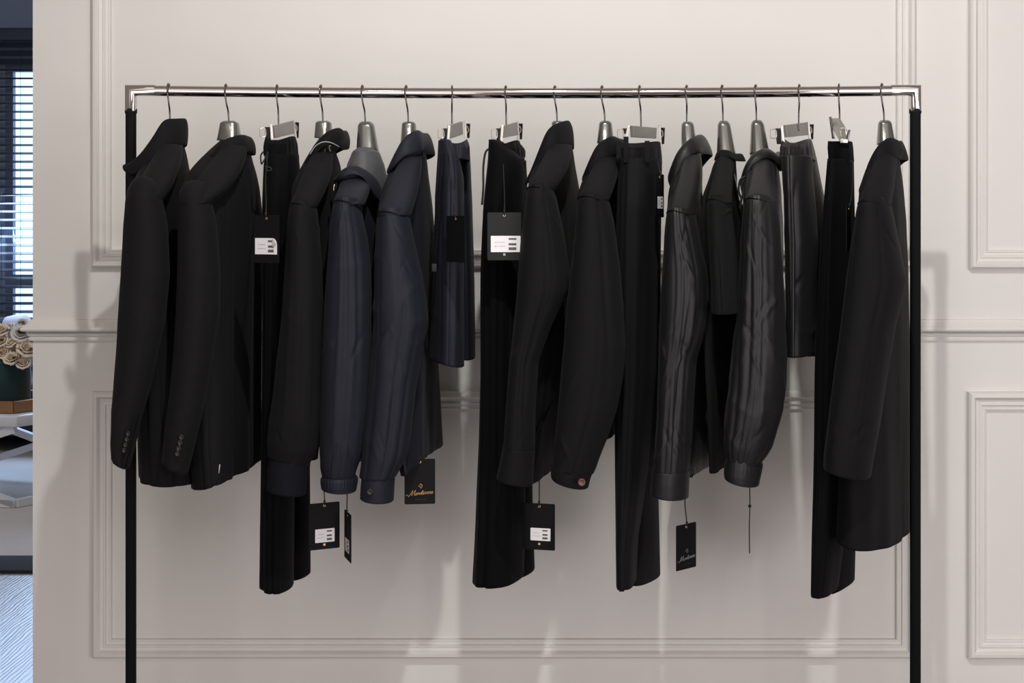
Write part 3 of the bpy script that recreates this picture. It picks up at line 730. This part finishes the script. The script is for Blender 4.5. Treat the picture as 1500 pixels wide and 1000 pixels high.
# hangers for the tops
CH = [(247,249,180,205,24,28,'black hanger whose neck is hidden inside the turned-up blazer collar',0),
 (331,335,177,206,26,36,'glossy pewter coat hanger of the blazer second from the left',0),
 (470,473,177,202,23,26,'glossy pewter coat hanger in the black jacket with silver piping',0),
 (531,535,178,226,23,34,'tall necked pewter coat hanger in the navy windbreaker',3),
 (595,598,178,208,20,24,'glossy pewter coat hanger in the navy overshirt',0),
 (813,816,177,200,18,22,'pewter coat hanger just showing over the tall black stand collar',2),
 (882,886,177,210,18,26,'pewter coat hanger in the overshirt with the copper cuff button',0),
 (1006,1006,178,220,18,24,'pewter coat hanger in the charcoal shirt jacket with squared cuff',3),
 (1058,1059,177,226,18,28,'pewter coat hanger holding the black t-shirt',4),
 (1107,1108,176,226,18,30,'pewter coat hanger in the charcoal windbreaker with drawcords',4),
 (1292,1295,176,212,19,28,'pewter coat hanger at the right end, holding the long overshirt',2)]
for a, b_, y0, y1, w0, w1, words, sh in CH: coat_hanger(a, b_, y0, y1, w0, w1, (a-750)/F+.2, words, sh)

# trousers and shorts
def bottoms(name, words, cat, hookpx, waist, near, farl, m='deep', seed=1, k=None, wm=None, gather=18, gamp=.002, nopt=None, fopt=None, sag=10, hips=None):
    s = (hookpx-750)/F; k = s+.15 if k is None else k
    t = thing(name, words, cat, tuple(at(hookpx, 230, RY)))
    y0, y1 = waist[0][0], waist[-1][0]
    obj('waistband', cloth(waist, RY, k, seed=seed, amp=.002, fx=40, gather=(y0+2, y1, gather, gamp), nrow=40, sag=sag, closed_top=False, sm=1), wm or m, t)
    no = dict(amp=.005, fx=13, fz=1.2, seed=seed+1, crease=.0004, wr=(3,1,.004)); no.update(nopt or {})
    fo = dict(amp=.005, fx=13, fz=1.2, seed=seed+2); fo.update(fopt or {})
    obj('trouser_leg', cloth(near, RY-.065, k, **no), m, t)
    obj('trouser_leg', cloth(farl, RY+.07, k, **fo), m, t)
    return t, k
# 3
g, k = bottoms('trousers', 'black elastic waist trousers with drawstring and tag, third from the left', 'trousers', 408,
 [(198,389,434,.10),(210,388,436,.115),(228,387,438,.12)],
 [(226,388,437,.06),(240,386,438,.07),(300,383,438,.085),(450,382,436,.085),(660,381,433,.08),(800,381,432,.075),(862,381,431,.075)],
 [(226,400,438,.05),(300,400,444,.07),(500,402,449,.075),(700,404,452,.075),(843,406,453,.07)],
 seed=21, m='deep', nopt=dict(grooves=((.03,.012,.10,.15,1.2),(-.7,.004,.1,.1,1.2)), tilt=1))
for pts in ([(386,222),(382,228),(383,240),(386,236),(392,226)], [(392,222),(391,240),(393,246)], [(393,246),(389,243),(392,250),(398,248),(394,244)]):
    bm = bmesh.new(); wire(bm, smooth_pts([at(x,y,2.865) for x,y in pts],5), .0016, 7); obj('drawstring', bm, 'cord', g)
clip_hanger(406, 408, k, 'pewter clip hanger holding the drawstring trousers third from the left', ((400,184),(427,177),(429,196),(402,202)), (397,182,400,219), (430,175,434,210))
# 7
g, k = bottoms('shorts', 'navy elastic waist shorts with side zips beside the navy overshirt', 'shorts', 662,
 [(202,645,684,.10),(214,644,687,.11),(234,643,689,.115)],
 [(205,642,660,.05),(225,641,672,.07),(260,638,678,.09),(330,635,679,.095),(400,633,679,.095),(480,631,679,.095),(532,629,679,.09)],
 [(232,655,689,.06),(300,657,692,.085),(400,660,694,.09),(480,662,695,.09),(524,664,695,.09)],
 m='navy', seed=22, k=-.09, nopt=dict(grooves=((.1,.010,.14,.1,1.2),(-.55,.003,.06,0,1)), tilt=5, crease=.002), fopt=dict(grooves=((0,.006,.2,.3,1.2),)))
for x0, x1 in ((646,636),(651,641)):
    bm = bmesh.new(); wire(bm, smooth_pts([at(x0,225,2.83), at((x0+x1)/2+1,300,2.825), at(x1,395,2.825)],5), .001, 6); obj('side_seam', bm, 'seam', g)
bm = bmesh.new(); p = at(636,392,2.822); box(bm, p.x-.005, p.x+.005, p.y-.002, p.y+.002, p.z-.008, p.z+.008, .001); obj('zip_pull', bm, 'cord', g)
clip_hanger(662, 662, k, 'pewter clip hanger holding the navy shorts', ((658,183),(675,178),(676,197),(658,203)), (658,184,655.5,216), (681,177,683,210))
# 8
g, k = bottoms('trousers', 'long black wide trousers with large grey tag, left of the stand collar jacket', 'trousers', 741,
 [(204,717,762,.10),(216,716,766,.115),(236,715,769,.12)],
 [(205,716,735,.04),(232,715,768,.07),(300,709,768,.09),(400,706,766,.09),(550,706,764,.09),(650,704,766,.09),(760,699,770,.09),(852,693,768,.09)],
 [(234,730,771,.06),(300,728,774,.08),(500,728,776,.085),(700,726,781,.085),(841,722,785,.08)],
 seed=23, m='deep', nopt=dict(grooves=((-.42,.014,.09,.1,1.2,.0),(.2,.008,.12,.1,1)), tilt=-2), fopt=dict(tilt=-4))
bm = bmesh.new(); wire(bm, smooth_pts([at(716,218,2.88), at(711,224,2.88), at(708,245,2.88), at(708,275,2.88), at(706,300,2.88)],5), .0022, 8); obj('drawstring', bm, 'cord', g)
bm = bmesh.new(); wire(bm, smooth_pts([at(762,212,2.93), at(768,220,2.93), at(768,230,2.93), at(764,232,2.93)],5), .0018, 8); obj('belt_loop', bm, 'cord', g)
clip_hanger(741, 741.5, k, 'pewter clip hanger holding the long trousers with the large grey tag', ((735,185),(755,179),(757,198),(736,202)), (736,184,733,221), (758,177,760,212))
# 11
g, k = bottoms('trousers', 'dark grey pleated trousers with belt loops and a narrow tag at the hip', 'trousers', 938,
 [(206,906,968,.10),(216,905,969,.12),(236,904,970,.125)],
 [(232,906,968,.07),(300,905,967,.09),(400,903,966,.09),(550,901,963,.09),(700,901,950,.085),(800,902,936,.08),(858,903,934,.075)],
 [(234,912,970,.06),(300,910,969,.08),(500,908,966,.085),(700,908,963,.085),(850,908,967,.08)],
 m='black', seed=24, nopt=dict(grooves=((-.45,.010,.07,0,1.2),(.1,.004,.08,0,1.2),(.5,.008,.12,.2,1.2))), sag=6, gather=12, gamp=.0008)
for x, y0, y1 in ((917,200,238),(906,206,232),(948,206,238)):
    bm = bmesh.new(); a, b_ = at(x,y0,2.868), at(x,y1,2.866); w2 = Vector((.005,0,0)); slab(bm, [a-w2, a+w2, b_+w2, b_-w2], .003, Vector((0,1,0)), .0008); obj('belt_loop', bm, 'black', g)
clip_hanger(937, 939, k, 'pewter clip hanger holding the dark grey pleated trousers', ((925,184),(960,187),(959,203),(926,201)), (921,184,917,204), (966,183,968,219))
# 15
g, k = bottoms('shorts', 'charcoal gathered shorts with hemmed legs near the right end', 'shorts', 1171,
 [(202,1146,1190,.10),(214,1144,1192,.115),(232,1143,1195,.12)],
 [(228,1144,1190,.07),(280,1145,1194,.09),(350,1146,1198,.095),(450,1148,1196,.095),(520,1150,1194,.095)],
 [(228,1152,1196,.07),(260,1154,1201,.09),(330,1158,1212,.1),(430,1164,1222,.1),(518,1168,1223,.1)],
 m='nylon', seed=25, nopt=dict(grooves=((.35,.010,.12,.1,1.2),(-.2,.006,.1,.2,1.2)), amp=.008, crease=.002), fopt=dict(amp=.008, grooves=((.2,.008,.12,.1,1.2),), crease=.002), gather=16)
bm = bmesh.new(); wire(bm, smooth_pts([at(1160,232,2.87), at(1162,250,2.868), at(1161,290,2.862)],5), .0013, 7); obj('drawstring', bm, 'cord', g)
clip_hanger(1171, 1170, k, 'pewter clip hanger holding the charcoal gathered shorts', ((1150,183),(1181,179),(1182,198),(1151,201)), (1145,184,1149,219), (1184,178,1187,212), False)
# 16
g, k = bottoms('trousers', 'narrow black trousers with folded waistband, left of the rightmost overshirt', 'trousers', 1229,
 [(206,1213,1249,.05),(216,1212,1250,.055),(234,1213,1251,.06)],
 [(233,1213,1249,.055),(300,1209,1251,.07),(400,1203,1252,.075),(550,1196,1252,.075),(700,1193,1251,.07),(800,1191,1236,.07),(868,1190,1228,.07)],
 [(233,1216,1251,.05),(400,1216,1254,.07),(600,1216,1256,.07),(800,1216,1254,.07),(862,1216,1253,.07)],
 m='deep', seed=26, k=.52, nopt=dict(grooves=((.0,.005,.1,0,1.2),), tilt=3), fopt=dict(tilt=-3), sag=2, gather=6, gamp=.0006)
bm = bmesh.new(); a, b_ = at(1238,212,2.915), at(1237,236,2.915); w2 = Vector((.008,0,0)); slab(bm, [a-w2, a+w2, b_+w2, b_-w2], .004, Vector((0,1,0)), .001); obj('waist_tab', bm, 'deep', g)
t = thing('clip_hanger', 'clip hanger turned edge-on above the narrow black trousers', 'hanger', (at(1229,0,RY).x, RY, railz(1229)))
obj('hook', hook_mesh(1229, 1230, 180, .3), 'hook', t)
bm = bmesh.new(); slab(bm, [at(1221,173,3.02), at(1228,173,3.0), at(1238,190,2.93), at(1237,206,2.91), at(1232,206,2.91), at(1221,186,3.0)], .009, Vector((.9,-.3,0)).normalized(), .0015); obj('bar', bm, 'plate', t)
for (x0,y0,x1,y1), Y, m_ in (((1216,171,1221,203), 3.0, 'hook'), ((1244,190,1241,206), 2.93, 'hook')):
    bm = bmesh.new(); a, b_ = at(x0,y0,Y), at(x1,y1,Y); w2 = Vector((.0018,0,0)); slab(bm, [a-w2, a+w2, b_+w2*1.5, b_-w2*1.5], .010, Vector((0,1,0)), .0008)
    c_ = obj('clip', bm, m_, t)
bm = bmesh.new(); wire(bm, smooth_pts([at(1231,188,2.925), at(1238,188,2.925), at(1239,200,2.92), at(1233,201,2.92), at(1231,192,2.92)],4), .0012, 6); obj('spring', bm, 'steel', t)
bm = bmesh.new(); a = at(1236,206,2.905); box(bm, a.x-.008, a.x+.008, a.y-.003, a.y+.003, a.z-.005, a.z+.004, .001); obj('clip_jaw', bm, 'steel', t)

# ------------------------------------------------------------------ hang tags
def text_mesh(s, size, shear, m, parent, Mx, name='lettering', bold=0):
    cu = bpy.data.curves.new('txt', 'FONT'); cu.body = s; cu.size = size; cu.shear = shear; cu.align_x = 'CENTER'; cu.align_y = 'CENTER'; cu.offset = bold; cu.extrude = .0001
    tmp = bpy.data.objects.new('tmp', cu); C.objects.link(tmp)
    dg = bpy.context.evaluated_depsgraph_get(); me = bpy.data.meshes.new_from_object(tmp.evaluated_get(dg))
    bpy.data.objects.remove(tmp); me.transform(Mx); me.materials.clear(); me.materials.append(M[m])
    me.name = name; o = bpy.data.objects.new(name, me); C.objects.link(o)
    o.parent = parent; o.matrix_parent_inverse = Matrix.Translation(parent.location).inverted(); return o

def curve_text(parent, Mx, m, size):
    """flowing script wordmark 'Montivere' written with single strokes"""
    L = {'M': [[(-.55,.05),(-.5,.25),(-.3,.2),(-.05,-.1),(.05,.0),(.35,1.0),(.38,.6),(.42,.0),(.8,1.0),(.85,.4),(.9,.02),(1.05,.1)]],
     'o': [[(0,.1),(.12,.42),(.0,.3),(-.02,.05),(.15,0),(.28,.2),(.22,.4),(.12,.42),(.3,.35),(.42,.35)]],
     'n': [[(0,.35),(.08,.42),(.05,0),(.2,.38),(.3,.4),(.3,.05),(.42,.1)]],
     't': [[(0,.1),(.2,.85),(.12,.1),(.2,0),(.32,.12)],[(0,.55),(.35,.6)]],
     'i': [[(0,.1),(.12,.42),(.1,.05),(.18,0),(.28,.12)],[(.18,.6),(.2,.64)]],
     'v': [[(0,.38),(.08,.42),(.12,0),(.3,.4),(.4,.38)]],
     'e': [[(0,.12),(.22,.28),(.18,.42),(.05,.3),(.06,.04),(.2,0),(.35,.14)]],
     'r': [[(0,.1),(.1,.44),(.22,.38),(.18,.05),(.26,0),(.38,.12)]]}
    adv = {'M':1.1,'o':.42,'n':.42,'t':.32,'i':.28,'v':.4,'e':.35,'r':.38}
    bm = bmesh.new(); x = -1.9
    for ch in 'Montivere':
        for st in L[ch]:
            pts = smooth_pts([Vector((x+p[0]+p[1]*.35, p[1]*.8, 0))*size for p in st], 5)
            pts = [Mx @ p for p in pts]; wire(bm, pts, size*.036, 5)
        x += adv[ch]
    return obj('script_lettering', bm, m, parent)

def hang_tag(words, cx, ytop, w, h, Y, yaw, string, sticker=None, logo=None, m='card', roll=0, mark=None, eyelet='goldpin', lw=.066, curl=False):
    """cx, ytop: centre of the card's upper edge; w, h in px as seen"""
    c = at(cx, ytop+h/2, Y); H = h*Y/F; W = lw
    t = thing('hang_tag', words, 'tag', tuple(at(cx, ytop, Y)), 'black swing tags on the garments')
    Mx = Matrix.Translation(c) @ Matrix.Rotation(yaw, 4, 'Z') @ Matrix.Rotation(PI/2, 4, 'X') @ Matrix.Rotation(roll, 4, 'Z')
    # local frame: x right, y up, z to the viewer
    def rr(x0, y0, x1, y1, r, n=4):
        pts = []
        for (ox, oy, a0) in ((x1-r,y1-r,0),(x0+r,y1-r,PI/2),(x0+r,y0+r,PI),(x1-r,y0+r,1.5*PI)):
            for i in range(n+1): a = a0+PI/2*i/n; pts.append(Vector((ox+r*math.cos(a), oy+r*math.sin(a), 0)))
        return pts
    def plate(pts, z, th, name, mm, par):
        bm = bmesh.new(); P = [Mx @ (p+Vector((0,0,z))) for p in pts]; slab(bm, P, th, (Mx.to_3x3() @ Vector((0,0,1)))); return obj(name, bm, mm, par, False)
    card = plate(rr(-W/2,-H/2,W/2,H/2,.0025), 0, .0012, 'card', m, t)
    bm = bmesh.new(); ring = [Mx @ Vector((.0022*math.cos(a*PI/6), H/2-.006+.0022*math.sin(a*PI/6), .0008)) for a in range(12)]
    wire(bm, ring, .0008, 6, closed=True); obj('eyelet', bm, eyelet, card)
    bm = bmesh.new(); e = Mx @ Vector((0, H/2-.006, .0012)); e2 = Mx @ Vector((0, H/2+.003, .002))
    wire(bm, smooth_pts([e, e2]+[at(x, y, yy) for x, y, yy in string], 4), .0012, 6)
    bmesh.ops.create_uvsphere(bm, u_segments=10, v_segments=6, radius=.0026, matrix=Matrix.Translation(e2)); obj('string', bm, 'cord', t)
    if sticker:
        x0, y0, x1, y1 = sticker   # as fractions of the card
        X0, X1 = -W/2+W*x0, -W/2+W*x1; Y1, Y0 = H/2-H*y0, H/2-H*y1
        if curl: pts = [Vector((X0,Y0,0)), Vector((X1,Y0,0)), Vector((X1,Y0+(Y1-Y0)*.6,0)), Vector((X1-(X1-X0)*.04,Y0+(Y1-Y0)*.82,0)), Vector((X1-(X1-X0)*.1,Y0+(Y1-Y0)*.95,0)), Vector((X1-(X1-X0)*.18,Y1,0)), Vector((X0,Y1,0))]
        else: pts = rr(X0,Y0,X1,Y1,.0012)
        stk = plate(pts, .0010, .0004, 'sticker', 'paper', card)
        sw, sh = X1-X0, Y1-Y0
        bm = bmesh.new(); bm2 = bmesh.new()
        for (u, n) in ((.82,.16),(.78,.08),(.52,.10),(.47,.13),(.43,.05),(.26,.12),(.20,.08),(.16,.12)):
            a, b_ = X0+sw*.60, X0+sw*.86; y = Y0+sh*u; q = sh*n*.28
            slab(bm, [Mx @ Vector(p) for p in ((a,y-q,.0014),(b_,y-q,.0014),(b_,y+q,.0014),(a,y+q,.0014))], .0002)
        obj('barcode', bm, 'ink', stk, False)
        rnd = random.Random(int(cx))
        for (u, x_0, x_1, n) in ((.60,.14,.48,8),(.36,.12,.52,5)):
            for i in range(n):
                a = X0+sw*(x_0+(x_1-x_0)*i/n); b_ = a+sw*(x_1-x_0)/n*rnd.uniform(.5,.85); y = Y0+sh*u; q = sh*.022
                slab(bm2, [Mx @ Vector(p) for p in ((a,y-q,.0014),(b_,y-q,.0014),(b_,y+q,.0014),(a,y+q,.0014))], .0002)
        obj('print', bm2, 'ink2', stk, False)
        if curl:
            bm = bmesh.new(); slab(bm, [Mx @ Vector(p) for p in ((X1-sw*.19,Y1,.0018),(X1-sw*.015,Y0+sh*.62,.0018),(X1-sw*.14,Y0+sh*.45,.004),(X1-sw*.16,Y0+sh*.7,.004))], .0003); obj('curled_corner', bm, 'silverp', stk, False)
    if mark:
        my, mm = mark; bm = bmesh.new(); y = H/2-H*my; q = .0022
        slab(bm, [Mx @ Vector(p) for p in ((-q,y-q,.0009),(q,y-q,.0009),(q,y+q,.0009),(-q,y+q,.0009))], .0003); obj('square_mark', bm, mm, card, False)
    if logo:
        S = W/5.1
        curve_text(card, Mx @ Matrix.Translation((.001, -H*.29, .0009)) @ Matrix.Rotation(.09, 4, 'Z'), logo, S)
        bm = bmesh.new(); cy = -H*.10; r = W*.075
        pts = [(0,r),(r*.85,.25*r),(r*.7,-.3*r),(.1*r,-r*1.1),(.25*r,-.35*r),(-.25*r,-.35*r),(-r*.85,.15*r),(-r*.2,.35*r)]
        wire(bm, [Mx @ Vector((x+.001, cy+y, .0009)) for x, y in pts], W*.009, 5, closed=True); obj('emblem', bm, logo, card)
        text_mesh('· · · · · · · ·', W*.09, 0, 'ink2' if logo == 'gold' else 'silverink', card, Mx @ Matrix.Translation((.001, -H*.40, .0008)), 'small_print')
    return t

hang_tag('black tag with curled white barcode sticker on the drawstring trousers', 390.5, 315, 41, 70, 2.70, -.62, [(390,300,2.74),(389,262,2.80),(391,240,2.86)], (.05,.48,.93,.82), m='card', curl=True)
hang_tag('plain black tag hanging in front of the navy shorts', 667.5, 316, 26, 68, 2.78, -.95, [(666,300,2.80),(661,250,2.82),(657,222,2.86)], None)
hang_tag('large charcoal tag with white barcode sticker on the long wide trousers', 738.7, 311, 49, 70, 2.78, .05, [(739,290,2.80),(738,262,2.84),(737,240,2.86)], (.10,.49,.98,.83), m='cardgrey', mark=(.88,'silverp'), eyelet='steel')
hang_tag('narrow edge-on black tag at the hip of the grey pleated trousers', 966, 255, 12, 63, 2.86, 1.05, [(966,250,2.87),(964,238,2.88)], (.25,.52,.85,.80), lw=.042)
hang_tag('black barcode tag under the ribbed cuff, right of the drawstring trousers', 475, 736, 40, 68, 2.93, .45, [(474,700,2.93),(473.5,650,2.94)], (.20,.56,.83,.85), mark=(.90,'gold'))
hang_tag('thin edge-on black barcode tag below the elasticated navy cuff', 509.5, 750, 10, 70, 2.93, -1.25, [(508.5,722,2.93),(508,690,2.94)], (.15,.56,.75,.84))
hang_tag('black tag with gold script lettering below the navy overshirt', 615, 672, 44, 66, 2.90, .12, [(617,668,2.93),(618,655,2.96)], None, logo='gold', lw=.0625)
hang_tag('black barcode tag with gold square under the stand collar jacket', 790, 737, 43, 68, 2.93, -.25, [(790,712,2.93),(789,680,2.95)], (.22,.53,.86,.80), mark=(.87,'gold'))
hang_tag('black tag with faint silver script under the charcoal squared cuff', 1005, 767, 32, 66, 2.90, .75, [(1003.5,740,2.9),(1003,715,2.9)], None, logo='silverink', lw=.062)
hang_tag('black tag seen edge-on against the narrow black trousers', 1243, 302, 12, 66, 2.86, 1.18, [(1247,290,2.87),(1249,262,2.9),(1249,236,2.93)], None, lw=.05)

# ------------------------------------------------------------------ light
def spot(name, loc, target, e, size, col, ang=70, blend=.6):
    l = bpy.data.lights.new(name, 'SPOT'); l.energy = e; l.shadow_soft_size = size; l.color = col; l.spot_size = math.radians(ang); l.spot_blend = blend
    o = bpy.data.objects.new(name, l); C.objects.link(o); o.location = loc
    o.rotation_euler = (Vector(target)-Vector(loc)).to_track_quat('-Z', 'Y').to_euler(); return o
WARM = (1, .97, .93)
spot('track_spot', (.12, 1.27, 3.02), (.38, 3.4, 1.25), 126, .03, WARM, 106, .9)
spot('track_spot', (.62, .3, 3.4), (.7, 3.4, 1.2), 24, .05, WARM, 80, .8)
spot('track_spot', (-.55, .3, 3.4), (-.2, 3.4, 1.2), 10, .05, WARM, 80, .8)
def area(name, loc, target, e, sx, sy, col):
    l = bpy.data.lights.new(name, 'AREA'); l.shape = 'RECTANGLE'; l.size = sx; l.size_y = sy; l.energy = e; l.color = col
    o = bpy.data.objects.new(name, l); C.objects.link(o); o.location = loc
    o.rotation_euler = (Vector(target)-Vector(loc)).to_track_quat('-Z', 'Y').to_euler(); return o
area('overhead_fill', (.4, -.9, 3.1), (.4, 3.3, 1.2), 27, 5, 2.4, (1,.94,.89))  # added soft fill overhead, also mirrored as a stripe in the chrome rail
area('front_fill', (2.6, -.9, 1.1), (1.1, 3.45, .6), 66, 2.2, 2.2, (1,.925,.955))  # added fill from right front to lift the right wall, no modelled source
area('front_fill', (-1.2, -1.6, .9), (-.3, 3.45, .4), 33, 2.0, 1.6, (1,.89,.89))  # added low fill from the front, brightens the lower left wall
area('window_daylight', (-2.9, 8.9, 1.9), (-2.5, 5.2, 0), 75, 1.2, 1.6, (.50,.68,1))
area('far_room_fill', (-2.6, 5.6, 2.9), (-2.6, 6.6, 0), 34, 1.5, 1.5, (1,.95,.9))  # added fill so roses and rug are lit from the near side

w = bpy.data.worlds.new('world'); sc.world = w; w.use_nodes = True; nt = w.node_tree
bg = nt.nodes['Background']; tcn = nt.nodes.new('ShaderNodeTexCoord'); sp = nt.nodes.new('ShaderNodeSeparateXYZ'); cr = nt.nodes.new('ShaderNodeValToRGB')
mr = nt.nodes.new('ShaderNodeMapRange'); mr.inputs[1].default_value = -1; mr.inputs[2].default_value = 1
nt.links.new(tcn.outputs['Generated'], sp.inputs[0]); nt.links.new(sp.outputs[2], mr.inputs[0]); nt.links.new(mr.outputs[0], cr.inputs[0]); nt.links.new(cr.outputs[0], bg.inputs[0])
cr.color_ramp.elements[0].position = .40; cr.color_ramp.elements[0].color = (.24,.21,.21,1)
cr.color_ramp.elements[1].position = .60; cr.color_ramp.elements[1].color = (.66,.55,.48,1)
bg.inputs[1].default_value = .38

cam = bpy.data.cameras.new('camera'); co = bpy.data.objects.new('camera', cam); C.objects.link(co)
co.location = (0,0,HC); co.rotation_euler = (PI/2,0,0); cam.lens = 50; cam.sensor_width = 36; cam.shift_y = -170/1500; cam.clip_start = .05
sc.camera = co
sc.view_settings.view_transform = 'Standard'; sc.view_settings.look = 'None'; sc.view_settings.exposure = 0
